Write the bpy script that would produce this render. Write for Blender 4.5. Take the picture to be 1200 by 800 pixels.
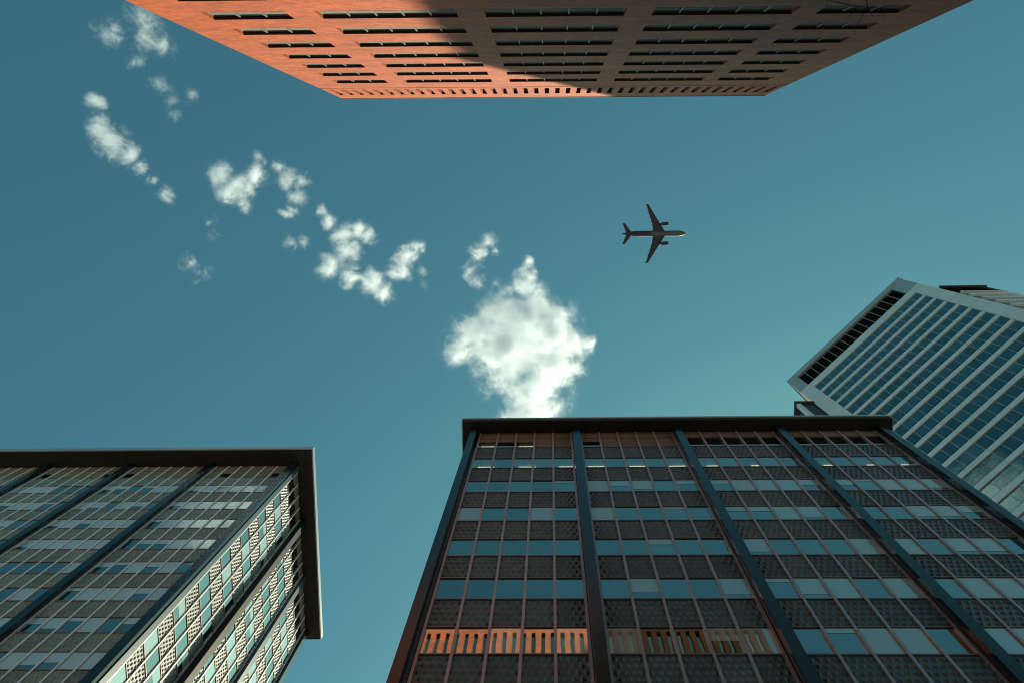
import bpy, bmesh, math, random
from mathutils import Vector, Matrix
for o in list(bpy.data.objects): bpy.data.objects.remove(o)
SC = bpy.context.scene
COL = SC.collection
rnd = random.Random(7)

# ------------------------------------------------------------------ camera
EYE = Vector((0, 0, 1.6))
F = 1200.0
RX, RY, RZ = 0.1435, 0.0368, -0.0161
cp, sp = math.cos(RX), math.sin(RX); cr, sr = math.cos(RY), math.sin(RY); cy, sy = math.cos(RZ), math.sin(RZ)
ROT = (Matrix(((1,0,0),(0,cp,-sp),(0,sp,cp))) @ Matrix(((cr,0,sr),(0,1,0),(-sr,0,cr))) @ Matrix(((cy,-sy,0),(sy,cy,0),(0,0,1))))
cam_d = bpy.data.cameras.new('camera'); cam = bpy.data.objects.new('camera', cam_d); COL.objects.link(cam)
cam_d.sensor_width = 36; cam_d.lens = 36; cam_d.clip_start = 0.05; cam_d.clip_end = 20000
cam.matrix_world = Matrix.Translation(EYE) @ (Matrix(((1,0,0),(0,-1,0),(0,0,-1))) @ ROT).transposed().to_4x4()
SC.camera = cam
def project(p):
    v = ROT @ (Vector(p) - EYE)
    if v.z < 0.1: return (-9999, -9999, 1)
    return (600 + F*v.x/v.z, 400 + F*v.y/v.z, v.z)
def from_view(px, py, height):
    """point of the world at this height above the eye along a measured direction"""
    d = ROT.transposed() @ Vector(((px-600)/F, (py-400)/F, 1))
    return EYE + d*(height/d.z)

# ------------------------------------------------------------------ sun, sky, exposure
SUN = Vector((1.0, 1.75, 2.3)).normalized()
EL = math.asin(SUN.z); AZ = math.atan2(SUN.x, SUN.y)
sd = bpy.data.lights.new('sun', 'SUN'); sun = bpy.data.objects.new('sun', sd); COL.objects.link(sun)
sd.energy = 5.0; sd.angle = math.radians(0.55); sd.color = (1.0, 0.90, 0.66)
sun.rotation_euler = SUN.to_track_quat('Z', 'Y').to_euler(); sun.location = (0, 0, 400)
W = bpy.data.worlds.new('World'); SC.world = W; W.use_nodes = True
nt = W.node_tree; nt.nodes.clear()
out = nt.nodes.new('ShaderNodeOutputWorld'); bg = nt.nodes.new('ShaderNodeBackground')
sky = nt.nodes.new('ShaderNodeTexSky'); sky.sky_type = 'NISHITA'; sky.sun_disc = False
sky.sun_elevation = EL; sky.sun_rotation = AZ; sky.air_density = 1.0; sky.dust_density = 1.0; sky.ozone_density = 1.0
mx = nt.nodes.new('ShaderNodeMix'); mx.data_type = 'RGBA'; mx.blend_type = 'MULTIPLY'; mx.inputs[0].default_value = 1
mx.inputs[7].default_value = (0.50, 1.11, 0.83, 1)
gm = nt.nodes.new('ShaderNodeGamma'); gm.inputs[1].default_value = 1.08
nt.links.new(sky.outputs[0], gm.inputs[0]); nt.links.new(gm.outputs[0], mx.inputs[6]); nt.links.new(mx.outputs[2], bg.inputs[0]); nt.links.new(bg.outputs[0], out.inputs[0])
bg.inputs[1].default_value = 0.078
SC.view_settings.view_transform = 'Standard'; SC.view_settings.look = 'None'
SC.view_settings.exposure = 0.35; SC.view_settings.gamma = 1.0
SC.cycles.max_bounces = 8; SC.cycles.transparent_max_bounces = 12; SC.cycles.volume_bounces = 6; SC.cycles.caustics_reflective = False; SC.cycles.caustics_refractive = False
SC.cycles.volume_step_rate = 0.4; SC.cycles.volume_max_steps = 160
SC.cycles.use_denoising = True; SC.cycles.pixel_filter_type = 'BLACKMAN_HARRIS'; SC.cycles.filter_width = 1.05

# ------------------------------------------------------------------ helpers
def tag(o, label=None, cat=None, group=None, kind=None):
    if label: o['label'] = label
    if cat: o['category'] = cat
    if group: o['group'] = group
    if kind: o['kind'] = kind
    return o
def thing(name, loc, label, cat, group=None, rz=0.0):
    o = bpy.data.objects.new(name, None); COL.objects.link(o)
    o.location = loc; o.rotation_euler = (0, 0, rz); o.empty_display_size = 0.5
    return tag(o, label, cat, group)
class MB:
    """collects boxes and faces for one mesh"""
    def __init__(s): s.v = []; s.f = []; s.m = []
    def quad(s, a, b, c, d, mi=0):
        n = len(s.v); s.v += [a, b, c, d]; s.f.append((n, n+1, n+2, n+3)); s.m.append(mi)
    def tri(s, a, b, c, mi=0):
        n = len(s.v); s.v += [a, b, c]; s.f.append((n, n+1, n+2)); s.m.append(mi)
    def box(s, x0, x1, y0, y1, z0, z1, mi=0, M=None):
        n = len(s.v)
        p = [(x0,y0,z0),(x1,y0,z0),(x1,y1,z0),(x0,y1,z0),(x0,y0,z1),(x1,y0,z1),(x1,y1,z1),(x0,y1,z1)]
        if M: p = [tuple(M @ Vector(q)) for q in p]
        s.v += p
        for f in ((0,3,2,1),(4,5,6,7),(0,1,5,4),(1,2,6,5),(2,3,7,6),(3,0,4,7)):
            s.f.append(tuple(n+i for i in f)); s.m.append(mi)
    def prism(s, poly, z0, z1, mi=0):
        n = len(s.v); k = len(poly)
        s.v += [(x, y, z0) for x, y in poly] + [(x, y, z1) for x, y in poly]
        s.f.append(tuple(range(n+k-1, n-1, -1))); s.f.append(tuple(range(n+k, n+2*k))); s.m += [mi, mi]
        for i in range(k):
            j = (i+1) % k; s.f.append((n+i, n+j, n+k+j, n+k+i)); s.m.append(mi)
    def mesh(s, name, mats):
        me = bpy.data.meshes.new(name); me.from_pydata(s.v, [], s.f)
        for m in (mats if isinstance(mats, (list, tuple)) else [mats]): me.materials.append(m)
        me.polygons.foreach_set('material_index', s.m); me.update(); return me
def put(name, me, parent=None, M=None, kind=None, label=None):
    o = bpy.data.objects.new(name, me); COL.objects.link(o)
    if parent: o.parent = parent
    if M is not None: o.matrix_local = M
    if kind: o['kind'] = kind
    if label: o['label'] = label
    return o
def build(mb, name, mats, parent=None, M=None, kind=None, label=None):
    return put(name, mb.mesh(name, mats), parent, M, kind, label)

# ------------------------------------------------------------------ materials
def mat(name, col, rough=0.6, metal=0.0, spec=0.5, var=0.0, scale=3.0, bump=0.0, coat=0.0, obj=True, dark=None, stretch=(1,1,1)):
    m = bpy.data.materials.new(name); m.use_nodes = True; t = m.node_tree; b = t.nodes['Principled BSDF']
    b.inputs['Base Color'].default_value = (*col, 1); b.inputs['Roughness'].default_value = rough
    b.inputs['Metallic'].default_value = metal; b.inputs['Specular IOR Level'].default_value = spec
    b.inputs['Coat Weight'].default_value = coat
    if var or bump:
        g = t.nodes.new('ShaderNodeNewGeometry'); mp = t.nodes.new('ShaderNodeMapping'); mp.inputs['Scale'].default_value = stretch
        t.links.new(g.outputs['Position'], mp.inputs[0])
        n = t.nodes.new('ShaderNodeTexNoise'); n.inputs['Scale'].default_value = scale; n.inputs['Detail'].default_value = 6
        n.inputs['Roughness'].default_value = 0.65
        t.links.new(mp.outputs[0], n.inputs['Vector'])
        r = t.nodes.new('ShaderNodeValToRGB'); d = dark or tuple(c*(1-var) for c in col)
        r.color_ramp.elements[0].position = .3; r.color_ramp.elements[1].position = .72
        r.color_ramp.elements[0].color = (*d, 1); r.color_ramp.elements[1].color = (*[min(1, c*(1+var*.6)) for c in col], 1)
        t.links.new(n.outputs[0], r.inputs[0])
        last = r.outputs[0]
        if obj:
            oi = t.nodes.new('ShaderNodeObjectInfo'); mr = t.nodes.new('ShaderNodeMapRange')
            mr.inputs[3].default_value = 1-var*.7; mr.inputs[4].default_value = 1+var*.5
            t.links.new(oi.outputs['Random'], mr.inputs[0])
            mm = t.nodes.new('ShaderNodeMix'); mm.data_type = 'RGBA'; mm.blend_type = 'MULTIPLY'; mm.inputs[0].default_value = 1
            t.links.new(last, mm.inputs[6]); t.links.new(mr.outputs[0], mm.inputs[7]); last = mm.outputs[2]
        t.links.new(last, b.inputs['Base Color'])
        if bump:
            bp = t.nodes.new('ShaderNodeBump'); bp.inputs['Strength'].default_value = 1; bp.inputs['Distance'].default_value = bump
            t.links.new(n.outputs[0], bp.inputs['Height']); t.links.new(bp.outputs[0], b.inputs['Normal'])
    return m
def glass(name, refl, tint, gcol=(1, 1, 1), warp=0.004, rough=0.015, clear=True, base=(.01, .02, .025)):
    """coated pane: mirror layer over a tinted clear (or dark) body, slightly wavy"""
    m = bpy.data.materials.new(name); m.use_nodes = True; t = m.node_tree; t.nodes.clear()
    o = t.nodes.new('ShaderNodeOutputMaterial'); mix = t.nodes.new('ShaderNodeMixShader')
    gl = t.nodes.new('ShaderNodeBsdfGlossy'); gl.inputs['Roughness'].default_value = rough; gl.inputs['Color'].default_value = (*gcol, 1)
    if clear:
        tr = t.nodes.new('ShaderNodeBsdfTransparent'); tr.inputs['Color'].default_value = (*tint, 1)
    else:
        tr = t.nodes.new('ShaderNodeBsdfDiffuse'); tr.inputs['Color'].default_value = (*base, 1)
    lw = t.nodes.new('ShaderNodeFresnel'); lw.inputs['IOR'].default_value = 1.5
    mr = t.nodes.new('ShaderNodeMapRange'); mr.inputs[3].default_value = refl; mr.inputs[4].default_value = 1.0
    t.links.new(lw.outputs[0], mr.inputs[0])
    oi = t.nodes.new('ShaderNodeObjectInfo'); a = t.nodes.new('ShaderNodeMath'); a.operation = 'MULTIPLY_ADD'
    a.inputs[1].default_value = 0.12; t.links.new(oi.outputs['Random'], a.inputs[0]); 
    s2 = t.nodes.new('ShaderNodeMath'); s2.operation = 'SUBTRACT'; s2.inputs[1].default_value = 0.06
    t.links.new(mr.outputs[0], a.inputs[2]); t.links.new(a.outputs[0], s2.inputs[0])
    g = t.nodes.new('ShaderNodeNewGeometry'); bf = t.nodes.new('ShaderNodeMath'); bf.operation = 'SUBTRACT'; bf.inputs[0].default_value = 1
    t.links.new(g.outputs['Backfacing'], bf.inputs[1]); fm = t.nodes.new('ShaderNodeMath'); fm.operation = 'MULTIPLY'; t.links.new(s2.outputs[0], fm.inputs[0]); t.links.new(bf.outputs[0], fm.inputs[1])
    t.links.new(fm.outputs[0], mix.inputs[0]); t.links.new(tr.outputs[0], mix.inputs[1]); t.links.new(gl.outputs[0], mix.inputs[2])
    n = t.nodes.new('ShaderNodeTexNoise'); n.inputs['Scale'].default_value = 1.1; n.inputs['Detail'].default_value = 1
    # each pane gets its own waviness
    cx = t.nodes.new('ShaderNodeVectorMath'); cx.operation = 'SCALE'; cx.inputs[3].default_value = 40
    cc = t.nodes.new('ShaderNodeCombineXYZ'); t.links.new(oi.outputs['Random'], cc.inputs[0]); t.links.new(oi.outputs['Random'], cc.inputs[1])
    t.links.new(cc.outputs[0], cx.inputs[0])
    ad = t.nodes.new('ShaderNodeVectorMath'); ad.operation = 'ADD'
    t.links.new(g.outputs['Position'], ad.inputs[0]); t.links.new(cx.outputs[0], ad.inputs[1]); t.links.new(ad.outputs[0], n.inputs['Vector'])
    bp = t.nodes.new('ShaderNodeBump'); bp.inputs['Distance'].default_value = warp; bp.inputs['Strength'].default_value = 1
    t.links.new(n.outputs[0], bp.inputs['Height']); t.links.new(bp.outputs[0], gl.inputs['Normal'])
    t.links.new(mix.outputs[0], o.inputs[0]); return m
def brick_mat(name):
    m = bpy.data.materials.new(name); m.use_nodes = True; t = m.node_tree; b = t.nodes['Principled BSDF']
    b.inputs['Roughness'].default_value = 0.68; b.inputs['Specular IOR Level'].default_value = 0.36
    tc = t.nodes.new('ShaderNodeTexCoord'); sp_ = t.nodes.new('ShaderNodeSeparateXYZ'); cb = t.nodes.new('ShaderNodeCombineXYZ')
    ax = t.nodes.new('ShaderNodeMath'); ax.operation = 'ADD'
    t.links.new(tc.outputs['Object'], sp_.inputs[0]); t.links.new(sp_.outputs[0], ax.inputs[0]); t.links.new(sp_.outputs[1], ax.inputs[1])
    t.links.new(ax.outputs[0], cb.inputs[0]); t.links.new(sp_.outputs[2], cb.inputs[1])
    br = t.nodes.new('ShaderNodeTexBrick'); br.inputs['Scale'].default_value = 1.0
    br.inputs['Brick Width'].default_value = .29; br.inputs['Row Height'].default_value = .21; br.inputs['Mortar Size'].default_value = .012
    br.inputs['Color1'].default_value = (.80, .142, .030, 1); br.inputs['Color2'].default_value = (.50, .092, .026, 1); br.inputs['Mortar'].default_value = (.52, .17, .05, 1)
    br.inputs['Bias'].default_value = -.1
    t.links.new(cb.outputs[0], br.inputs['Vector'])
    def noise(sc, det, st):
        mp = t.nodes.new('ShaderNodeMapping'); mp.inputs['Scale'].default_value = st
        n = t.nodes.new('ShaderNodeTexNoise'); n.inputs['Scale'].default_value = sc; n.inputs['Detail'].default_value = det; n.inputs['Roughness'].default_value = .7
        t.links.new(cb.outputs[0], mp.inputs[0]); t.links.new(mp.outputs[0], n.inputs['Vector']); return n
    n1 = noise(.55, 5, (.5, 1.1, 1)); n2 = noise(6, 3, (.22, 1.3, 1)); n3 = noise(2.2, 4, (.12, 2.4, 1))
    last = br.outputs[0]
    for n, lo, hi, c in ((n1, .38, .66, (.66, .64, .68)), (n2, .35, .68, (.70, .68, .72)), (n3, .57, .75, None)):
        r = t.nodes.new('ShaderNodeMapRange'); r.inputs[1].default_value = lo; r.inputs[2].default_value = hi
        t.links.new(n.outputs[0], r.inputs[0])
        k = t.nodes.new('ShaderNodeMix'); k.data_type = 'RGBA'
        if c:
            k.blend_type = 'MULTIPLY'; k.inputs[7].default_value = (*c, 1); t.links.new(r.outputs[0], k.inputs[0])
        else:
            k.blend_type = 'MIX'; k.inputs[7].default_value = (.74, .34, .14, 1)   # lime bloom on some courses
            q = t.nodes.new('ShaderNodeMath'); q.operation = 'MULTIPLY'; q.inputs[1].default_value = .42
            t.links.new(r.outputs[0], q.inputs[0]); t.links.new(q.outputs[0], k.inputs[0])
        t.links.new(last, k.inputs[6]); last = k.outputs[2]
    t.links.new(last, b.inputs['Base Color'])
    bp = t.nodes.new('ShaderNodeBump'); bp.inputs['Distance'].default_value = .012; bp.invert = True
    t.links.new(br.outputs['Fac'], bp.inputs['Height']); t.links.new(bp.outputs[0], b.inputs['Normal'])
    return m
M_brick = brick_mat('red_brick')
M_coping = mat('brick_coping', (.34, .14, .09), .8, var=.2)
M_head_shade = mat('brick_head_painted_shade', (.045, .010, .009), .8, var=.3)  # shade under the brick window heads, painted in as a dark maroon
M_roller = mat('pale_roller_blind', (.19, .19, .18), .8, var=.2)
M_joint = mat('dark_joint', (.03, .02, .02), .9)
M_frame_dk = mat('dark_window_frame', (.10, .07, .07), .5)
M_frame_lt = mat('grey_window_frame', (.30, .27, .25), .45, var=.1)
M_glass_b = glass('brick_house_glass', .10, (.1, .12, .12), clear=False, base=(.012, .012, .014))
M_glass_c = glass('coated_office_glass', .46, (.72, .85, .88), gcol=(.92, .97, .90), warp=.0011)
M_glass_l = glass('tinted_office_glass', .34, (.66, .86, .88), gcol=(.95, 1, 1), warp=.0012)
M_glass_t = glass('tower_glass', .26, (.1, .2, .2), clear=False, base=(.004, .020, .024), gcol=(.5, .75, .76), warp=.004)
M_gran = mat('polished_dark_granite', (.010, .018, .020), .20, spec=.26, var=.35, scale=5, bump=.0015, stretch=(1, 1, .25))
M_honed = mat('honed_dark_granite', (.010, .018, .020), .6, spec=.08, var=.35, scale=5)
M_gran_lt = mat('blue_grey_cladding', (.035, .07, .085), .35, spec=.4, var=.25, scale=2, stretch=(1, 1, .3))
M_stone = mat('worn_grey_stone', (.22, .22, .24), .8, var=.6, scale=6, stretch=(2, 2, 1))
M_soffit = mat('dark_soffit', (.014, .011, .010), .8, var=.35, scale=1.5)
M_trim = mat('roof_edge_metal', (.50, .52, .52), .35, metal=.5, var=.1)
M_mull_c = mat('bronze_grey_aluminium', (.50, .40, .43), .34, metal=.3, var=.12, scale=1)
M_tran_c = mat('bronze_transom', (.27, .20, .20), .4, metal=.4, var=.12)
M_mull_l = mat('silver_aluminium', (.84, .84, .86), .35, metal=.1, var=.08, scale=1)
M_tran_l = mat('maroon_transom', (.34, .17, .14), .45, metal=.1, var=.15)
M_span_c = mat('embossed_bronze_panel', (.13, .145, .145), .42, metal=.3, var=.3, scale=2)
M_span_l = mat('embossed_cream_panel', (.25, .27, .24), .5, var=.3, scale=2)
M_blind = glass('office_glass_with_pale_blind', .40, (1, 1, 1), gcol=(.92, .97, .90), warp=.0011, clear=False, base=(.48, .51, .50))
M_blind_l = glass('tinted_glass_with_pale_blind', .34, (1, 1, 1), gcol=(.95, 1, 1), warp=.0012, clear=False, base=(.62, .65, .64))
M_brown = mat('brown_ceiling_board', (.22, .15, .10), .8, var=.2)
M_ceil = mat('office_ceiling', (.22, .20, .17), .9)
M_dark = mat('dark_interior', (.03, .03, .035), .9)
M_conc = mat('grey_roof_screed', (.25, .25, .25), .9, var=.2)
M_lamp = bpy.data.materials.new('lit_ceiling_lamp'); M_lamp.use_nodes = True
_b = M_lamp.node_tree.nodes['Principled BSDF']; _b.inputs['Emission Color'].default_value = (1, .74, .38, 1); _b.inputs['Emission Strength'].default_value = 2.2
M_tpanel = mat('tower_white_panel', (.66, .69, .73), .35, metal=.25, var=.07, scale=.8)
M_tfascia = mat('tower_roof_metal', (.36, .42, .44), .35, metal=.45, var=.12, scale=.6)
M_louvre = mat('brown_black_louvre', (.035, .030, .028), .6, var=.3)
M_tmull = mat('tower_thin_mullion', (.34, .40, .42), .4, metal=.3)

# ------------------------------------------------------------------ frames for facades
def frame(x, y, ang):      # facade axes: x along the wall, y inward, z up
    return Matrix.Translation((x, y, 0)) @ Matrix.Rotation(ang, 4, 'Z')
def T(x, y, z): return Matrix.Translation((x, y, z))
def shown(base, M, p):
    q = project(base @ M @ Vector(p)); return -25 < q[0] < 1225 and -25 < q[1] < 825, q[2]
_cache = {}
def box_mesh(name, w, d, h, m):
    k = (name, round(w,3), round(d,3), round(h,3), m.name)
    if k not in _cache:
        b = MB(); b.box(0, w, 0, d, 0, h); _cache[k] = b.mesh(name, m)
    return _cache[k]
class Limited:
    """repeated parts of one kind: the 300 that show largest stay single, the rest join into one part"""
    def __init__(s, name, parent, base): s.name = name; s.p = parent; s.base = base; s.items = []
    def add(s, me, M, c):
        q = project(s.base @ c); vis = -25 < q[0] < 1225 and -25 < q[1] < 825
        s.items.append((0 if vis else 1, q[2], me, M))
    def flush(s, cap=300, only_visible=True):
        s.items.sort(key=lambda t: t[:2]); rest = []
        for i, (off, d, me, M) in enumerate(s.items):
            if i < cap and not off: put(s.name, me, s.p, M)
            else: rest.append((me, M))
        if rest:
            mb = MB(); mats = []
            for me, M in rest:
                n = len(mb.v); mb.v += [tuple(M @ v.co) for v in me.vertices]
                if me.materials[0] not in mats: mats.append(me.materials[0])
                k = mats.index(me.materials[0])
                for f in me.polygons: mb.f.append(tuple(n+i for i in f.vertices)); mb.m.append(k)
            build(mb, s.name, mats, s.p, kind='stuff')

# ------------------------------------------------------------------ embossed spandrel panel
def span_mesh(name, w, h, m, cols, rows, depth):
    b = MB(); b.box(0, w, .03, .07, 0, h)
    cw = w/cols; rh = h/rows
    for r in range(rows):
        off = 0 if r % 2 == 0 else -.5
        n = cols if r % 2 == 0 else cols + 1
        for c in range(n):
            x0 = max(0, (c+off)*cw); x1 = min(w, (c+off+1)*cw); z0 = r*rh + rh*.06; z1 = (r+1)*rh
            xm = (c+off+.5)*cw; xm = min(max(xm, x0), x1); ap = (xm, .03-depth, z0 + rh*.34)
            A, B, C, D = (x0, .028, z0+rh*.40), (xm, .028, z0), (x1, .028, z0+rh*.40), (xm, .028, z1)
            if x1 - x0 > cw*.9:
                b.tri(A, B, ap); b.tri(B, C, ap); b.tri(C, D, ap); b.tri(D, A, ap)
            elif off and c == 0: b.tri(B, C, ap); b.tri(C, D, ap)
            else: b.tri(A, B, ap); b.tri(D, A, ap)
    return b.mesh(name, m)

# ------------------------------------------------------------------ curtain wall facade (two sister office slabs)
def curtain(root, base, FM, x_start, bays, nmod, m, gap, zs0, floors, hfl, top, style, limits, sp, blinds, lamps=()):
    """x_start = first frame line; zs0 = sill height of the top floor; base = world matrix of root"""
    mull, tran, gl = style['mull'], style['tran'], style['glass']
    WIN = 1.84; mw = style['mw']
    zlow = zs0 - (floors-1)*hfl - (hfl-WIN)
    L_p, L_s, L_b, L_t = limits
    B = nmod*m + gap
    for b in range(bays):
        xb = x_start + b*B
        for i in range(nmod+1):
            put('mullion', box_mesh('mullion', mw, .15, zs0+top-zlow, mull), root, FM @ T(xb+i*m-mw/2, 0, zlow))
        for n in range(floors):
            zs = zs0 - n*hfl
            hw = WIN if n else 1.92
            # sill, head and (top floor) clerestory transoms, butted between mullions
            for i in range(nmod):
                x = xb + i*m + mw/2; w = m - mw
                rails = [(zs-.04, .075), (zs+hw-.02, .07)] + ([(zs0+top-.08, .08)] if n == 0 else [])
                for zz, hh in rails:
                    L_t.add(box_mesh('transom', w, .06, hh, tran), FM @ T(x, .035, zz), FM @ Vector((x+w/2, 0, zz)))
                L_p.add(box_mesh('window_pane', w, .02, hw-.06, gl), FM @ T(x, .075, zs+.035), FM @ Vector((x+w/2, 0, zs+hw/2)))
                L_s.add(sp, FM @ T(x, .045, zs-hfl+WIN+.05), FM @ Vector((x+w/2, 0, zs-1)))
                if n == 0:
                    put('clerestory_panel', box_mesh('clerestory_panel', w, .03, top-hw-.13, M_brown), root, FM @ T(x, .075, zs+hw+.05))
                bl = blinds(b, i, n)
                if bl:
                    fr, mm = bl; hb = (hw-.1)*fr
                    L_b.add(box_mesh('window_blind', w-.012, .006, round(hb, 2), mm), FM @ T(x+.006, .066, zs+hw-.05-round(hb, 2)), FM @ Vector((x+w/2, 0, zs+1)))
    for (b, x0, ln, n, d) in lamps:
        zz = zs0 - n*hfl + (1.92 if n == 0 else WIN)
        put('ceiling_lamp', box_mesh('ceiling_lamp', ln, .055, .05, M_lamp), root, FM @ T(x0, d, zz-.06))

# ================================================================== CENTRE OFFICE
Z0 = 1.6
H = 4.0; MOD = .9846
cx0 = 1.5147; gapc = .5137; DC = 12.873; zs_c = 51.516 + Z0; TOP = 3.07
Bc = 5*MOD + gapc
x_c = cx0 - Bc                       # first frame line of bay 0
x_c1 = x_c + 4*Bc - gapc
office_c = thing('office_building', (6.7, DC, 0), 'dark office block in the lower middle with bronze mullions and a flat black roof edge', 'office building', 'flat-roofed curtain wall office blocks')
base_c = T(6.7, DC, 0)
FC = T(-6.7, -DC, 0) @ frame(0, DC, 0)
sp_c = span_mesh('spandrel_panel', MOD-.085, 2.05, M_span_c, 4, 5, .075)
lim = [Limited(n, office_c, base_c) for n in ('window_pane', 'spandrel_panel', 'window_blind', 'transom')]
rb = random.Random(21)
def blinds_c(b, i, n):
    if n == 0:
        if (b, i) in ((0,3),(0,4),(1,1),(1,2),(1,3),(1,4)): return (.97, M_brown)
        return (.38, M_brown) if b < 2 else None
    r = rb.random()
    if n == 1: return None
    p = (.42, .5, .66, .72)[b] - (.15 if n > 3 and b == 0 else 0)
    if r < p*.45: return (.97, M_blind)
    if r < p: return (round(rb.choice([.2, .35, .5, .7, .8]), 2), M_blind)
    return None
lam = []
def lampx(px, z, yy): return None
for k, (x0, ln) in enumerate([(-3.72, .80), (-1.70, .84), (.30, .84), (1.72, .86), (3.78, .78), (5.72, .80), (7.55, .66), (9.75, .52), (13.25, .42), (15.35, .36), (16.9, .45)]):
    lam.append((0, x0, ln, 1, .485))
lam += [(0, -3.85, .80, 0, .47), (0, -1.78, .80, 0, .47)]
curtain(office_c, base_c, FC, x_c, 4, 5, MOD, gapc, zs_c, 13, H, TOP, dict(mull=M_mull_c, tran=M_tran_c, glass=M_glass_c, mw=.09), lim, sp_c, blinds_c, lam)
for L in lim: L.flush()
ztop_c = zs_c + TOP
DEPC = 16.0
def local(mb, name, m, root, off, **k): return build(mb, name, m, root, T(-off[0], -off[1], 0), **k)
oc = (6.7, DC)
# piers between the bays and at the corners
for k in range(5):
    if 0 < k < 4: a = x_c + k*Bc - gapc + .065; b_ = x_c + k*Bc - .065; y0 = -.30
    elif k == 0: a, b_, y0 = x_c - .50, x_c - .17, -.30
    else: a, b_, y0 = x_c1 + .07, x_c1 + .46, -.30
    mb = MB(); mb.box(a, b_, DC+y0, DC+.5, 0, ztop_c+.10); local(mb, 'pier', M_gran, office_c, oc)
    if k == 0:
        mb = MB(); mb.box(b_+.004, b_+.085, DC-.04, DC+.5, 0, ztop_c-9); local(mb, 'stone_strip', M_stone, office_c, oc)
mb = MB(); mb.box(x_c-.50, x_c-.28, DC+.504, DC+DEPC, 0, ztop_c+.10); local(mb, 'side_wall', M_gran, office_c, oc)
mb = MB(); mb.box(x_c1+.24, x_c1+.46, DC+.504, DC+DEPC, 0, ztop_c+.10); local(mb, 'side_wall', M_gran, office_c, oc)
mb = MB(); mb.box(x_c-.165, x_c-.045, DC+.14, DC+.2, 0, ztop_c+.1); mb.box(x_c1+.045, x_c1+.235, DC+.14, DC+.2, 0, ztop_c+.1); local(mb, 'corner_infill', M_gran, office_c, oc, kind='stuff')
# roof slab with its metal edge
rx0, rx1, ry0 = -4.93, 18.30, DC-.62
mb = MB(); mb.box(rx0, rx1, ry0, DC+DEPC+.5, ztop_c+.102, ztop_c+.70); roof_c = local(mb, 'roof_slab', M_soffit, office_c, oc)
mb = MB(); mb.box(rx0-.05, rx1+.05, ry0-.055, ry0-.003, ztop_c+.50, ztop_c+.75)
mb.box(rx0-.055, rx0-.003, ry0, DC+DEPC, ztop_c+.16, ztop_c+.72); mb.box(rx1+.003, rx1+.055, ry0, DC+DEPC, ztop_c+.16, ztop_c+.72)
build(mb, 'roof_edge_trim', M_trim, roof_c)
def interior(root, off, x0, x1, y0, y1, zs, floors):
    for n in range(floors):
        z = zs - n*H; top = z + (1.96 if n == 0 else 1.86)
        nxt = z + TOP if n == 0 else z - .06 + H
        mb = MB(); mb.box(x0, x1, y0, y1, top, nxt, 0); local(mb, 'floor_slab', M_ceil, root, off)
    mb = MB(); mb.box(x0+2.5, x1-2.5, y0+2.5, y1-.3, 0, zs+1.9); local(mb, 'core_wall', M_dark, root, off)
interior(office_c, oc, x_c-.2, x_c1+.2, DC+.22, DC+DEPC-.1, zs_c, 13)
# ground floor plinth
mb = MB(); mb.box(x_c-.1, x_c1+.1, DC+.1, DC+.21, 0, zs_c-12*H-2.2); local(mb, 'plinth', M_gran, office_c, oc)

# ================================================================== LEFT OFFICE
DL = 21.0; xL = -20.21; zs_l = 75.174 + Z0; gl_l = .6627
office_l = thing('office_building', (xL-8, DL, 0), 'office block in the lower left corner, its right side of cream embossed panels sunlit', 'office building', 'flat-roofed curtain wall office blocks')
base_l = T(xL-8, DL, 0); ol = (xL-8, DL)
nb = 5; Bl = 6*MOD + gl_l
xf_r = xL - .5852                      # right-hand frame line of the front
x_l = xf_r - (nb*Bl - gl_l)
FL = T(-ol[0], -ol[1], 0) @ frame(0, DL, 0)
FS = T(-ol[0], -ol[1], 0) @ frame(xL, DL, math.pi/2)
sp_l = span_mesh('spandrel_panel', MOD-.085, 2.05, M_span_l, 4, 5, .055)
lim = [Limited(n, office_l, base_l) for n in ('window_pane', 'spandrel_panel', 'window_blind', 'transom')]
rl = random.Random(5)
def blinds_l(b, i, n):
    r = rl.random(); bb = nb-1-b
    if n == 0: return (round(rl.choice([.4, .97, .97]), 2), M_brown)
    p = {0: .85, 1: .62, 2: .5}.get(bb, .5)
    if n in (5,) and bb > 0: p = .25
    if r < p*.62: return (.97, M_blind_l)
    if r < p: return (round(rl.choice([.25, .45, .6, .75]), 2), M_blind_l)
    return None
def blinds_s(b, i, n):
    r = rl.random()
    if n == 0: return None
    if r < .22: return (.97, M_blind_l)
    if r < .38: return (round(rl.choice([.4, .6]), 2), M_blind_l)
    return None
sty = dict(mull=M_mull_l, tran=M_tran_l, glass=M_glass_l, mw=.105)
curtain(office_l, base_l, FL, x_l, nb, 6, MOD, gl_l, zs_l, 19, H, TOP, sty, lim, sp_l, blinds_l)
gs = .625
curtain(office_l, base_l, FS, .5, 3, 4, MOD, gs, zs_l, 19, H, TOP, sty, lim, sp_l, blinds_s)
for L in lim: L.flush()
ztop_l = zs_l + TOP
ye = DL + .5 + 3*(4*MOD+gs)
for k in range(nb+1):
    if k == 0: continue
    if k < nb:
        a = x_l + k*Bl - gl_l + .08; b_ = x_l + k*Bl - .08
        mb = MB(); mb.box(a, b_, DL-.30, DL+.5, 0, ztop_l+.1); local(mb, 'pier', M_gran, office_l, ol)
mb = MB(); mb.box(xf_r+.07, xL+.05, DL-.30, DL+.40, 0, ztop_l+.1); local(mb, 'corner_pier', M_gran, office_l, ol)
mb = MB(); mb.box(xL+.052, xL+.11, DL-.02, DL+.36, 0, ztop_l+.1); local(mb, 'corner_cladding', M_gran_lt, office_l, ol)
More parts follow.
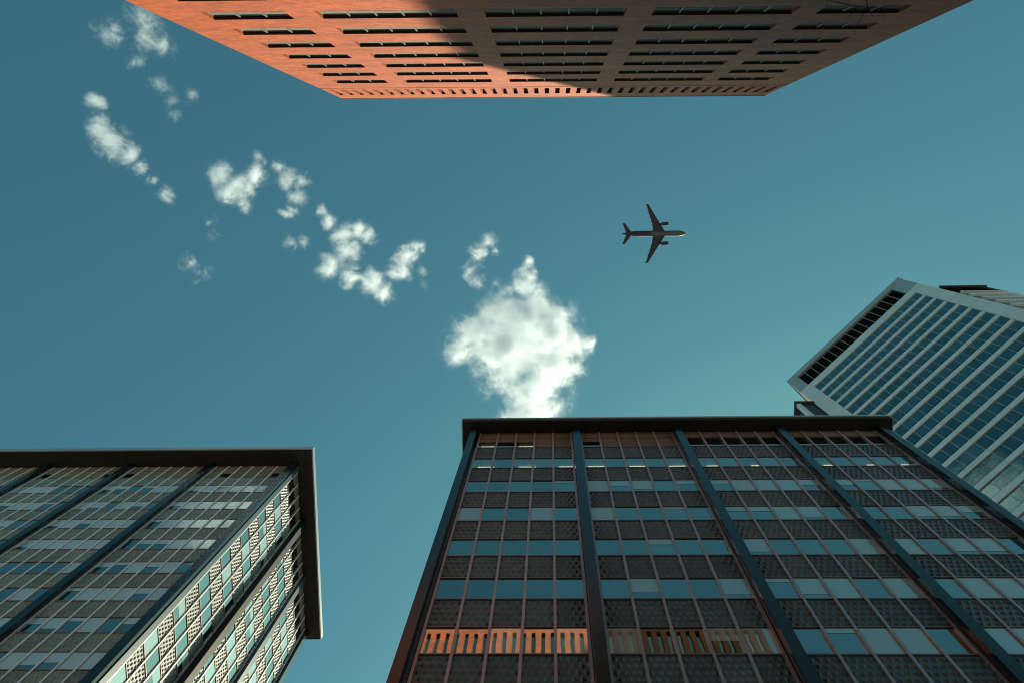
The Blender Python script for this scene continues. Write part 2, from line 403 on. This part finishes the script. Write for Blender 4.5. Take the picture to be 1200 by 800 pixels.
for k in (1, 2, 3):
    y0 = DL + .5 + k*(4*MOD+gs) - gs + .05; y1 = y0 + gs - .10
    if k == 1: mb = MB(); mb.box(xL-.4, xL+.42, y0, y1, 0, ztop_l+.1); local(mb, 'pier', M_honed, office_l, ol)
    else: mb = MB(); mb.box(xL-.4, xL+.20, y0+.06, y1, 0, ztop_l+.1); local(mb, 'pier', M_gran_lt if k == 2 else M_gran, office_l, ol)
rx1 = xL+1.12; ry0 = DL-1.24; ry1 = DL+14.55; rx0 = x_l-8
mb = MB(); mb.box(rx0, rx1, ry0, ry1, ztop_l+.102, ztop_l+.75); roof_l = local(mb, 'roof_slab', M_soffit, office_l, ol)
mb = MB(); mb.box(rx0, rx1+.10, ry0-.10, ry0-.003, ztop_l+.16, ztop_l+.8); mb.box(rx1+.003, rx1+.10, ry0, ry1, ztop_l+.16, ztop_l+.8)
build(mb, 'roof_edge_trim', M_trim, roof_l)
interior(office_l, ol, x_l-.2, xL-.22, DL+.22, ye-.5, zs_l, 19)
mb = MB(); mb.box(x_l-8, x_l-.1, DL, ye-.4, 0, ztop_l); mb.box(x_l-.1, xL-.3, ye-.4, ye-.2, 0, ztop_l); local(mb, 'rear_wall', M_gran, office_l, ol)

# ================================================================== BRICK BUILDING
BM = .0124
brick_b = thing('brick_office_building', (.18, -6.9, 0), 'orange brick building with long ribbon windows, sunlit at its left end, shaded at its right', 'office building', rz=math.pi+BM)
# facade axes: x to the photo's left, y away from the street, z up
U = 6.9
cols = [(-1.951,-1.482,3),(-1.314,-.532,5),(-.374,.413,5),(.568,1.360,5),(1.493,1.957,3)]
colx = [(-u1*U+.05, -u0*U+.05, n) for u0, u1, n in cols]
colx.sort()
ZB = 76.35 + Z0 - .35; XH = 15.32
heads = [65.79+Z0 - 3.985*k for k in range(16)]
DEP = .19
xs = sorted({-XH, XH, *[c[0] for c in colx], *[c[1] for c in colx]})
wall = MB()
def cell(x0, x1, z0, z1): wall.quad((x0,0,z0),(x1,0,z0),(x1,0,z1),(x0,0,z1))
def reveal(x0, x1, z0, z1, d):
    wall.quad((x0,0,z0),(x0,0,z1),(x0,d,z1),(x0,d,z0)); wall.quad((x1,0,z0),(x1,d,z0),(x1,d,z1),(x1,0,z1))
    wall.quad((x0,0,z1),(x1,0,z1),(x1,d,z1),(x0,d,z1), 1); wall.quad((x0,0,z0),(x0,d,z0),(x1,d,z0),(x1,0,z0))  # head soffit gets the painted shade colour, the sill stays brick
zs_ = [0]; SL = 1.73
for h in sorted(heads): zs_ += [h-SL, h]
zs_.append(68.75+Z0)
for k in range(len(zs_)-1):
    if k % 2 == 0: cell(-XH, XH, zs_[k], zs_[k+1])
    else:
        e = [-XH] + [v for c in colx for v in c[:2]] + [XH]
        for j in range(0, len(e), 2): cell(e[j], e[j+1], zs_[k], zs_[k+1])
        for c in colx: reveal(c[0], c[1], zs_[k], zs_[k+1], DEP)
# recessed joint under the parapet storey
zg = 68.75+Z0
wall.quad((-XH,0,zg),(XH,0,zg),(XH,.08,zg),(-XH,.08,zg)); wall.quad((-XH,.08,zg),(XH,.08,zg),(XH,.08,zg+.22),(-XH,.08,zg+.22)); wall.quad((-XH,0,zg+.22),(-XH,.08,zg+.22),(XH,.08,zg+.22),(XH,0,zg+.22))
zt0, zt1 = 69.75+Z0, 73.45+Z0
cell(-XH, XH, zg+.22, zt0); cell(-XH, XH, zt1, ZB)
NT = 42; stp = (2*XH-.35)/NT; wt = stp*.42
px_ = -XH
tops = []
for k in range(NT):
    a = -XH + .35 + k*stp; tops.append((a, a+wt)); cell(px_, a, zt0, zt1); reveal(a, a+wt, zt0, zt1, .22); px_ = a+wt
cell(px_, XH, zt0, zt1)
# flanks, back and roof
wall.quad((XH,0,0),(XH,14,0),(XH,14,ZB),(XH,0,ZB)); wall.quad((-XH,0,0),(-XH,0,ZB),(-XH,14,ZB),(-XH,14,0))
wall.quad((-XH,14,0),(-XH,14,ZB),(XH,14,ZB),(XH,14,0)); wall.quad((-XH,0,ZB),(XH,0,ZB),(XH,14,ZB),(-XH,14,ZB))
build(wall, 'wall', [M_brick, M_head_shade], brick_b)
mb = MB(); mb.box(-XH-.03, XH+.03, -.035, .35, ZB+.003, ZB+.13); build(mb, 'coping', M_coping, brick_b)
for k, h in enumerate(heads):
    for x0, x1, n in colx:
        w = (x1-x0)/n
        fr = MB(); fr.box(x0, x1, DEP-.05, DEP, h-.06, h-.002); fr.box(x0, x1, DEP-.05, DEP, h-SL+.002, h-SL+.06)
        for j in range(n+1):
            xx = min(max(x0+j*w, x0+.032), x1-.032)
            fr.box(xx-.025, xx+.025, DEP-(.12 if 0 < j < n else .05), DEP-.004, h-SL+.062, h-.062)
        win = build(fr, 'window', M_frame_lt, brick_b)
        if k < 9:
            for j in range(n):
                put('pane', box_mesh('pane', w-.062, .01, SL-.13, M_glass_b), win, T(x0+j*w+.031, DEP-.02, h-SL+.064))
                put('roller_blind', box_mesh('roller_blind', w-.066, .005, .66, M_roller), win, T(x0+j*w+.033, DEP-.028, h-.73))
        else: put('pane', box_mesh('pane', x1-x0-.01, .01, SL-.13, M_glass_b), win, T(x0+.005, DEP-.001, h-SL+.064))
for a, b_ in tops:
    fr = MB(); fr.box(a+.002, b_-.002, .17, .21, zt0+.002, zt0+.06); fr.box(a+.002, b_-.002, .17, .21, zt1-.06, zt1-.002)
    win = build(fr, 'window', M_frame_dk, brick_b)
    put('pane', box_mesh('pane', b_-a-.006, .01, zt1-zt0-.13, M_glass_b), win, T(a+.003, .19, zt0+.064))

# ================================================================== TOWER
tower = thing('office_tower', (45.7, 21.9, 0), 'tall glass tower with pale bands and black louvres under its roof, at right edge', 'tower')
ot = (45.7, 21.9); base_t = T(*ot, 0)
P0 = Vector((38.64, 28.727)); P1 = Vector((52.78, 15.114)); dv = (P1-P0); LF = dv.length; an = math.atan2(dv.y, dv.x)
FT = T(-ot[0], -ot[1], 0) @ frame(P0.x, P0.y, an)
zg_t = 146.86 + Z0                     # top edge of the first white band
NP = 16; pw = LF/NP
core = MB(); core.prism([(-1.9, .5), (LF+1.6, .5), (LF+1.6, 14), (-1.9, 14)], 0, 159.3+Z0)
build(core, 'core_wall', M_dark, tower, FT)
L_p = Limited('window_pane', tower, base_t); L_s = Limited('spandrel_panel', tower, base_t)
for n in range(-1, 36):
    zt = zg_t - 4*n                    # band occupies zt-1.3 .. zt, the window is above it
    if n >= 0:
        for j in range(4):
            w = LF/4
            L_s.add(box_mesh('spandrel_panel', w-.03, .20, 1.02, M_tpanel), FT @ T(j*w+.015, .0, zt-1.02), FT @ Vector((j*w+w/2, 0, zt)))
        ztop = zt+4-1.02 if n > 0 else 150.0+Z0
        for j in range(NP):
            L_p.add(box_mesh('window_pane', pw-.06, .03, ztop-zt-.62, M_glass_t), FT @ T(j*pw+.03, .13, zt+.58), FT @ Vector((j*pw+pw/2, 0, zt+1.4)))
            L_p.add(box_mesh('window_pane', pw-.06, .03, .50, M_glass_t), FT @ T(j*pw+.03, .13, zt+.02), FT @ Vector((j*pw+pw/2, 0, zt+101.4)))
L_p.flush(); L_s.flush()
for j in range(NP+1):
    put('mullion', box_mesh('mullion', .055, .06, 150.0+Z0-2.9, M_tmull), tower, FT @ T(j*pw-.03, .08, 2.9))
# solid side margins, panelled
for (a, b_) in ((-1.95, -.02), (LF+.02, LF+1.65)):
    for k in range(38):
        z1 = 150.0+Z0 - 4*k
        put('margin_panel', box_mesh('margin_panel', b_-a, .2, 3.97, M_tpanel), tower, FT @ T(a, -.02, z1-4))
for k in range(5):
    w = (LF+3.6)/5
    put('parapet_panel', box_mesh('parapet_panel', w-.03, .5, 2.55, M_tpanel), tower, FT @ T(-1.95+k*w+.015, -.02, 150.02+Z0))
# louvre opening under the roof
mb = MB(); mb.box(-1.95, -.35, -.02, .5, 152.6+Z0, 159.3+Z0); build(mb, 'louvre_surround', M_tfascia, tower, FT)
mb = MB(); mb.box(LF-.55, LF+1.65, -.02, .5, 152.6+Z0, 159.3+Z0); build(mb, 'louvre_surround', M_tfascia, tower, FT)
nl = 16; lw_ = (LF-.2)/nl
for k in range(nl):
    x = -.35 + k*lw_
    mb = MB()
    for s in range(14):
        z = 152.65+Z0 + s*.475
        mb.quad((.05, .0, z), (lw_-.09, .0, z), (lw_-.09, .22, z+.34), (.05, .22, z+.34))
    build(mb, 'louvre', M_louvre, tower, FT @ T(x, .12, 0))
    mb = MB(); mb.box(-.03, .03, .06, .12, 152.62+Z0, 159.28+Z0); build(mb, 'louvre_post', M_tmull, tower, FT @ T(x, 0, 0))
mb = MB(); mb.box(-2.05, LF+1.75, -.12, 14, 159.3+Z0, 161.3+Z0); build(mb, 'roof_slab', M_tfascia, tower, FT)
# the two lower wings square to the street
WL = Vector((34.75, 30.1)); WR = Vector((60.5, 13.75)); zw = 144.4+Z0; YB = 62.6
poly = [(WL.x, YB), (WL.x, WL.y), (37.6, WL.y), (38.6, 31.2), (55.4, 15.6), (55.4, WR.y), (WR.x, WR.y), (WR.x, YB)]
mb = MB(); mb.prism([(x+.5 if x < 36 else (x-.5 if x > 60 else x), y+.5 if y < 35 else y) for x, y in poly], 0, zw-.1); local(mb, 'wing_wall', M_dark, tower, ot)
FW = T(-ot[0], -ot[1], 0) @ frame(54.4, WR.y, 0)
def wing_face(FM, length, nmod, zt, lou):
    w = length/nmod
    for k in range(1, 34):
        z = zt - 4*k
        for j in range(2):
            put('wing_spandrel', box_mesh('wing_spandrel', length/2-.02, .3, 1.3, M_tpanel), tower, FM @ T(j*length/2+.01, 0, z))
        for j in range(nmod):
            put('wing_pane', box_mesh('wing_pane', w-.06, .03, 2.64, M_glass_t), tower, FM @ T(j*w+.03, .26, z+1.33))
    mb = MB()
    for s in range(18): mb.quad((0, 0, zt+.1+s*.35), (length, 0, zt+.1+s*.35), (length, .25, zt+.35+s*.35), (0, .25, zt+.35+s*.35))
    build(mb, 'wing_louvre', M_louvre, tower, FM @ T(0, .1, lou))
    mb = MB(); mb.box(0, length, -.05, .4, zt-.4, zt+.05); build(mb, 'wing_cornice', M_tpanel, tower, FM)
wing_face(FW, WR.x-54.4, 5, zw-6.6, 0)
FW2 = T(-ot[0], -ot[1], 0) @ frame(WL.x, YB, -math.pi/2)
mb = MB()
for k in range(1, 34): mb.box(0, YB-WL.y, 0, .3, zw-3.2-4*k, zw-1.9-4*k)
for k in range(0, 25): mb.box(k*1.25-.03, k*1.25+.03, .2, .3, 6, zw)
build(mb, 'wing_spandrel', M_tpanel, tower, FW2, kind='stuff')
mb = MB(); mb.box(0, YB-WL.y, .28, .34, 0, zw-3.2); build(mb, 'wing_pane', M_glass_t, tower, FW2, kind='stuff')
mb = MB(); mb.box(WL.x-.02, WL.x+.55, WL.y-.02, WL.y+.55, 0, zw-.1); local(mb, 'wing_corner', M_tpanel, tower, ot)
mb = MB(); mb.box(WL.x+.6, 38.4, WL.y+.2, WL.y+.4, 100, zw-.1); local(mb, 'wing_louvre', M_louvre, tower, ot)
mb = MB(); mb.prism([(WL.x-.25, YB+.2), (WL.x-.25, WL.y-.25), (37.2, WL.y-.25), (38.8, 31.4), (54.2, 15.8), (54.2, WR.y-.1), (WR.x+.1, WR.y-.1), (WR.x+.25, YB+.2)], zw, zw+.5); local(mb, 'wing_roof', M_louvre, tower, ot)

# ================================================================== GROUND
M_asph = mat('asphalt', (.05, .05, .052), .9, var=.2, scale=2)
M_pave = mat('concrete_paving', (.30, .29, .27), .85, var=.2, scale=1.5)
M_kerb = mat('granite_kerb', (.36, .36, .35), .8, var=.2)
mb = MB(); mb.quad((-900,-900,-.02),(900,-900,-.02),(900,900,-.02),(-900,900,-.02)); build(mb, 'ground', M_pave, kind='structure')
mb = MB(); mb.quad((-400,2.0,-.012),(400,2.0,-.012),(400,9.5,-.012),(-400,9.5,-.012)); build(mb, 'road', M_asph, kind='structure')
mb = MB(); mb.box(-400, 400, 1.84, 2.0, -.01, .12); mb.box(-400, 400, 9.5, 9.66, -.01, .12); build(mb, 'kerb', M_kerb, kind='structure')
mb = MB(); mb.box(-400, 400, -6.6, 1.84, -.01, .11); mb.box(-400, 400, 9.66, 12.5, -.01, .11); build(mb, 'pavement', M_pave, kind='structure')

# ================================================================== AIRLINER
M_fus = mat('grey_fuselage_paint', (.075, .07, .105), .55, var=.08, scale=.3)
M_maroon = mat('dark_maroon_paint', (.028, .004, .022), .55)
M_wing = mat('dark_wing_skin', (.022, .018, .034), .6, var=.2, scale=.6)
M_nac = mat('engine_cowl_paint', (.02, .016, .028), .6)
M_white = mat('white_paint', (.8, .8, .8), .4)
pc = from_view(766.2, 274.0, 614)
plane = thing('airliner', pc, 'twin-engined airliner seen from below crossing the open sky', 'airplane', rz=.006)
def lathe(rings, n=20, flat=1.0, mats=0):
    b = MB(); pts = []
    for (x, r, z) in rings:
        pts.append([(x, r*math.cos(2*math.pi*k/n), z + r*flat*math.sin(2*math.pi*k/n)) for k in range(n)])
    for i in range(len(pts)-1):
        for k in range(n): b.quad(pts[i][k], pts[i][(k+1) % n], pts[i+1][(k+1) % n], pts[i+1][k], mats)
    b.f.append(None); b.f.pop(); return b
R_ = 1.72
body = [(18.75,.05,-.25),(18.5,.45,-.22),(17.8,.95,-.15),(16.6,1.4,-.06),(15.0,1.72,0),(13,R_,0),(6,R_,0),(2.5,R_+.12,-.1),(-1,R_+.14,-.12),(-2,R_,0)]
b = lathe(body); b.v = [(x, y, z) for x, y, z in b.v]; fus = build(b, 'fuselage', M_fus, plane)
tailb = [(-2,R_-.001,0),(-8,R_,0),(-11,1.68,.15),(-14,1.2,.5),(-16.8,.62,.95),(-18.6,.2,1.2),(-18.8,.03,1.2)]
build(lathe(tailb), 'rear_fuselage', M_maroon, plane, label='dark maroon rear part of the fuselage')
def wing(rx_le, rx_te, tx_le, tx_te, y0, y1, z0, z1, t0, t1, kink=None):
    """tapered wing with real section, from root y0 to tip y1"""
    st = [(y0, rx_le, rx_te, z0, t0)]
    if kink: st.append(kink)
    st.append((y1, tx_le, tx_te, z1, t1)); b = MB(); R2 = []
    for (y, le, te, z, t) in st:
        c = le-te; R2.append([(le, y, z), (le-c*.25, y, z+t*.6), (le-c*.65, y, z+t*.4), (te, y, z), (le-c*.65, y, z-t*.3), (le-c*.25, y, z-t*.45)])
    for i in range(len(R2)-1):
        for k in range(6): b.quad(R2[i][k], R2[i][(k+1) % 6], R2[i+1][(k+1) % 6], R2[i+1][k])
    n = len(b.v); b.v += R2[0] + R2[-1]; b.f += [tuple(range(n, n+6)), tuple(range(n+6, n+12))]; b.m += [0, 0]; return b
for s in (-1, 1):
    w_ = build(wing(6.6, -.6, -3.2, -4.6, 1.2*s, 17.2*s, -1.1, .6, .9, .16, kink=(6.2*s, 3.4, -1.2, -.45, .55)), 'wing', M_wing, plane)
    tp = MB(); tp.box(-4.9, -3.3, min(17.2*s, 17.36*s), max(17.2*s, 17.36*s), .4, 2.2); build(tp, 'winglet', M_wing, w_)
    for yy in (6.9, 9.6, 12.6):
        fl = MB(); xx = -1.2 - (yy-6.2)*.31; fl.box(xx-.8, xx+1.5, yy*s-.16, yy*s+.16, -.75, -.3); build(fl, 'flap_fairing', M_wing, w_)
    e = build(lathe([(8.2,.95,-2.1),(8.3,1.08,-2.1),(7.4,1.2,-2.1),(5.6,1.15,-2.1),(4.3,.8,-2.05),(3.6,.42,-2.0)], 16), 'engine', M_nac, plane, T(0, 5.75*s, 0))
    build(lathe([(7.9,.04,-2.1),(7.7,.9,-2.1)], 16), 'fan', M_fus, e)
    py_ = MB(); py_.box(2.6, 6.6, -.16, .16, -1.25, -.55); build(py_, 'pylon', M_nac, e)
    build(wing(-12.9, -16.3, -17.0, -18.5, .5*s, 6.2*s, .9, 1.5, .42, .12), 'tailplane', M_wing, plane)
    lg = MB(); lg.box(6.7, 7.2, 1.75*s-.12, 1.75*s+.12, -1.15, -.9); build(lg, 'landing_lamp', M_white, plane)
fin = MB(); fin.v = [(-12.2,-.16,1.6),(-17.4,-.05,1.3),(-18.6,-.05,7.6),(-16.6,-.1,7.7),(-12.2,.16,1.6),(-17.4,.05,1.3),(-18.6,.05,7.6),(-16.6,.1,7.7)]
fin.f = [(0,1,2,3),(7,6,5,4),(0,4,5,1),(1,5,6,2),(2,6,7,3),(3,7,4,0)]; fin.m = [0]*6; build(fin, 'tail_fin', M_maroon, plane)

# ================================================================== BARE TREE
M_bark = mat('dark_bark', (.055, .040, .032), .9, var=.3, scale=12, bump=.004)
TB = Vector((4.4, -4.3, .11))
tree = thing('bare_tree', TB, 'bare tree whose thin dark twigs reach in before the shaded brick wall', 'tree')
def tube(b, pts, radii, n=5):
    rings = []
    for i, p in enumerate(pts):
        d = (pts[min(i+1, len(pts)-1)] - pts[max(i-1, 0)]).normalized(); a = d.orthogonal().normalized(); c = d.cross(a)
        rings.append([tuple(p + radii[i]*(math.cos(2*math.pi*k/n)*a + math.sin(2*math.pi*k/n)*c)) for k in range(n)])
    for i in range(len(rings)-1):
        for k in range(n): b.quad(rings[i][k], rings[i][(k+1) % n], rings[i+1][(k+1) % n], rings[i+1][k])
rt = random.Random(3)
tr_pts = [Vector((0,0,0)), Vector((.05,-.02,1.5)), Vector((-.03,.02,3.0)), Vector((.02,-.05,4.4)), Vector((.0,-.1,5.6)), Vector((.05,-.2,7.2)), Vector((.1,-.3,8.6))]
b = MB(); tube(b, tr_pts, [.17,.14,.125,.11,.085,.055,.02], 9); build(b, 'trunk', M_bark, tree)
def limb(b, p, d, L, r, depth, clear):
    pts = [p]; n = 4
    for i in range(n):
        d = (d + Vector((rt.uniform(-.22,.22), rt.uniform(-.22,.22), rt.uniform(-.02,.2)))).normalized(); q = pts[-1] + d*(L/n)
        w = project(TB + q)
        if clear and w[1] > -22 and -50 < w[0] < 1250: break
        pts.append(q)
    if len(pts) < 2: return
    tube(b, pts, [r*(1-.7*i/n) for i in range(len(pts))], 4)
    if depth:
        for i in range(1, len(pts)):
            for s in range(2):
                e = (d + Vector((rt.uniform(-.9,.9), rt.uniform(-.9,.9), rt.uniform(-.2,.6)))).normalized()
                limb(b, pts[i], e, L*.55, r*.5, depth-1, clear)
for k in range(11):
    a = k*2.4; z = 3.2 + k*.48; p = Vector((0, -.03*k/2, z)); b = MB()
    limb(b, p, Vector((math.cos(a), math.sin(a)-.35, .75)).normalized(), 2.2-.09*k, .05-.002*k, 2, True)
    if b.v: build(b, 'limb', M_bark, tree)
# the twigs that reach into view (directions measured from the photograph, 7.6 m up)
def tw(px, py, hgt): return from_view(px, py, hgt) - TB
b = MB()
root_ = tr_pts[4]
main = [root_, tw(1012,-60,6.2), tw(1013,-10,6.1), tw(1017,8,6.05), tw(1023,20,6.0)]
tube(b, main, [0.0165, 0.0077, 0.0033, 0.0025, 0.0011])
a_ = [tw(1000,-60,6.2), tw(985,-8,6.15), tw(963,-2,6.1), tw(983,3,6.08), tw(1004,8,6.05), tw(1024,5,6.0)]
tube(b, [root_, tw(1002,-50,6.2), tw(975,-12,6.12), tw(968,8,6.1)], [0.0165, 0.0066, 0.0028, 0.0010])
tube(b, [tw(1002,-50,6.2), tw(966,-1,6.15), tw(982,3,6.12), tw(1003,8,6.08), tw(1032,10,6.0), tw(1052,5,6.0)], [0.0066, 0.0030, 0.0028, 0.0025, 0.0017, 0.0008])
tube(b, [tw(1004,8,6.08), tw(997,18,6.08), tw(985,28,6.05)], [0.0022, 0.0017, 0.0008])
tube(b, [tw(1017,8,6.05), tw(1010,20,6.05), tw(1004,30,6.02), tw(1002,41,6.0)], [0.0022, 0.0017, 0.0014, 0.0011])
tube(b, [tw(1032,10,6.0), tw(1035,18,6.0), tw(1036.5,24,6.0)], [0.0017, 0.0011, 0.0010])
build(b, 'twig', M_bark, tree)

# ================================================================== CLOUDS
def cloud(label, blobs, alt=1250., dens=.03, amp=1.0, thr=.0, fine=1.0, swirl=.7):
    """blobs: lobes (view direction and radius); vapour of uneven density whose edge is torn by noise, inside a lobed hull"""
    k = alt/F; cs = [(from_view(x, y, alt), r*k) for x, y, r in blobs]
    org = sum((c for c, r in cs), Vector())/len(cs)
    bm = bmesh.new()
    for c, r in cs:
        bmesh.ops.create_icosphere(bm, subdivisions=3, radius=r*1.5, matrix=Matrix.Translation(c-org) @ Matrix.Diagonal((1, 1, .8, 1)))
    me = bpy.data.meshes.new('cloud'); bm.to_mesh(me); bm.free()
    o = bpy.data.objects.new('cloud', me); COL.objects.link(o); o.location = org
    md = o.modifiers.new('union', 'REMESH'); md.mode = 'VOXEL'; md.voxel_size = max(min(r for c, r in cs)*.2, 1.5)
    dg = bpy.context.evaluated_depsgraph_get(); me2 = bpy.data.meshes.new_from_object(o.evaluated_get(dg)); o.modifiers.clear(); o.data = me2
    m = bpy.data.materials.new('cloud_vapour'); m.use_nodes = True; t = m.node_tree; t.nodes.clear()
    L = t.links.new
    out = t.nodes.new('ShaderNodeOutputMaterial'); pv = t.nodes.new('ShaderNodeVolumePrincipled')
    pv.inputs['Color'].default_value = (.93, .965, 1, 1); pv.inputs['Anisotropy'].default_value = .55
    P = t.nodes.new('ShaderNodeTexCoord').outputs['Object']
    of = t.nodes.new('ShaderNodeVectorMath'); of.operation = 'ADD'; of.inputs[1].default_value = tuple(org); L(P, of.inputs[0])
    def noise(sc, det, ro, di=0.0):
        n = t.nodes.new('ShaderNodeTexNoise'); n.inputs['Scale'].default_value = sc; n.inputs['Detail'].default_value = det; n.inputs['Roughness'].default_value = ro
        n.inputs['Distortion'].default_value = di; L(of.outputs[0], n.inputs['Vector']); return n
    def warp(n, amount, src):
        sb = t.nodes.new('ShaderNodeVectorMath'); sb.operation = 'SUBTRACT'; sb.inputs[1].default_value = (.5, .5, .5); L(n.outputs['Color'], sb.inputs[0])
        sc = t.nodes.new('ShaderNodeVectorMath'); sc.operation = 'SCALE'; sc.inputs[3].default_value = amount; L(sb.outputs[0], sc.inputs[0])
        wp = t.nodes.new('ShaderNodeVectorMath'); wp.operation = 'ADD'; L(src, wp.inputs[0]); L(sc.outputs[0], wp.inputs[1]); return wp.outputs[0]
    rm = sum(r for c, r in cs)/len(cs)
    P1 = warp(noise(.022, 8, .60, .4), rm*1.6*amp, P)
    last = None
    for c, r in cs:
        d = t.nodes.new('ShaderNodeVectorMath'); d.operation = 'DISTANCE'; d.inputs[1].default_value = tuple(c-org); L(P1, d.inputs[0])
        s = t.nodes.new('ShaderNodeMath'); s.operation = 'MULTIPLY_ADD'; s.inputs[1].default_value = -1/r; s.inputs[2].default_value = 1.03; L(d.outputs['Value'], s.inputs[0])
        if last is None: last = s.outputs[0]
        else:
            x = t.nodes.new('ShaderNodeMath'); x.operation = 'SMOOTH_MAX'; x.inputs[2].default_value = .35; L(last, x.inputs[0]); L(s.outputs[0], x.inputs[1]); last = x.outputs[0]
    # coarse tearing with swirls, and fine threads on top of it
    def add(n, g, c, prev):
        a = t.nodes.new('ShaderNodeMath'); a.operation = 'MULTIPLY_ADD'; a.inputs[1].default_value = g; a.inputs[2].default_value = -g*.5 + c; L(n.outputs[0], a.inputs[0])
        b = t.nodes.new('ShaderNodeMath'); b.operation = 'ADD'; L(a.outputs[0], b.inputs[0]); L(prev, b.inputs[1]); return b.outputs[0]
    v = add(noise(.034, 11, .68, swirl), 4.2*fine, -thr, last)
    v = add(noise(.11, 8, .72, swirl), 2.4*fine, 0, v)
    mr = t.nodes.new('ShaderNodeMapRange'); mr.inputs[1].default_value = -.25; mr.inputs[2].default_value = 1.75; L(v, mr.inputs[0])
    pw_ = t.nodes.new('ShaderNodeMath'); pw_.operation = 'POWER'; pw_.inputs[1].default_value = 3.0; L(mr.outputs[0], pw_.inputs[0])
    ds = t.nodes.new('ShaderNodeMath'); ds.operation = 'MULTIPLY'; ds.inputs[1].default_value = dens*3.2; L(pw_.outputs[0], ds.inputs[0])
    fd = t.nodes.new('ShaderNodeMapRange'); fd.inputs[1].default_value = -.42; fd.inputs[2].default_value = -.05; L(last, fd.inputs[0])   # nothing beyond the hull
    e = t.nodes.new('ShaderNodeMath'); e.operation = 'MULTIPLY'; L(ds.outputs[0], e.inputs[0]); L(fd.outputs[0], e.inputs[1])
    L(e.outputs[0], pv.inputs['Density']); L(pv.outputs[0], out.inputs['Volume'])
    me2.materials.clear(); me2.materials.append(m)
    return tag(o, label, 'cloud', 'scattered small clouds')
cloud('largest bright white puffy cloud, standing just above the roof edge of the middle office block',
      [(615,306,8),(613,322,12),(608,338,18),(590,365,32),(562,392,30),(538,410,20),(622,370,34),(645,388,36),(600,412,48),(650,425,34),(628,465,38),(674,402,20),(690,404,9),(612,500,32)], dens=.19, amp=.8, thr=.02, fine=.72, swirl=.5)
cloud('thin torn wisp just above the left shoulder of the largest cloud', [(573,283,14),(562,300,15),(550,315,12),(560,328,10),(580,294,8)], dens=.10, thr=.22, swirl=1.2)
cloud('white hook-shaped cloud open to the top, left of the largest cloud',
      [(376,248,9),(387,261,11),(402,275,15),(420,268,12),(433,277,11),(410,295,16),(386,314,16),(410,320,17),(435,330,17),(452,344,14),(468,318,16),(478,300,14),(490,288,10)], dens=.20, amp=.8, thr=.03, fine=.8, swirl=.9)
cloud('heart-shaped white puff left of the narrow upright puff', [(260,206,17),(278,218,20),(298,206,16),(284,240,13),(270,226,17)], dens=.18, amp=.8, thr=.04, fine=.85, swirl=.9)
cloud('narrow upright white puff right beside the heart-shaped puff', [(326,197,9),(338,212,16),(346,230,14),(338,248,11),(355,210,10)], dens=.16, thr=.05, fine=.75, swirl=.7)
cloud('white puff trailing down to the right, near the left edge of the open sky', [(116,150,16),(132,168,21),(150,182,15),(164,196,11),(180,212,9),(195,228,12)], dens=.18, amp=.8, thr=.02, fine=.85, swirl=.9)
cloud('faint feathery cloud beside the sunlit end of the brick building', [(172,22,22),(172,48,20),(160,72,12),(128,40,18),(192,52,18)], dens=.075, thr=.14, swirl=1.3)
cloud('faint wisp below the feathery cloud', [(188,100,13),(201,116,13),(206,132,10),(224,112,10)], dens=.07, thr=.17, swirl=1.2)
cloud('smallest round puff above the trailing white puff', [(110,119,10),(121,121,8)], dens=.13, thr=.05, swirl=.5)
cloud('very faint wisp below the heart-shaped puff', [(246,260,11),(249,273,9)], dens=.08, thr=.12, swirl=1.)
cloud('very faint ragged wisp, lowest of the left clouds', [(226,310,13),(240,320,12),(231,330,8)], dens=.07, thr=.15, swirl=1.2)
cloud('small flat faint wisp left of the hook-shaped cloud', [(339,285,11),(353,282,11)], dens=.09, thr=.14, swirl=1.)
cloud('bright cloud above the picture, mirrored in windows of the lower left block', [(250,-165,70),(310,-190,60),(195,-150,42),(310,-290,70),(255,-245,55)], dens=.10, amp=.6, thr=-.1, fine=.5, swirl=.3)
cloud('thin thread of cloud rising at the top left of the narrow upright puff', [(303,182,9),(311,190,7)], dens=.07, thr=.14, swirl=1.2)
cloud('thin thread of cloud at the right tip of the hook-shaped cloud', [(494,320,8),(496,334,8)], dens=.045, thr=.16, swirl=1.2)
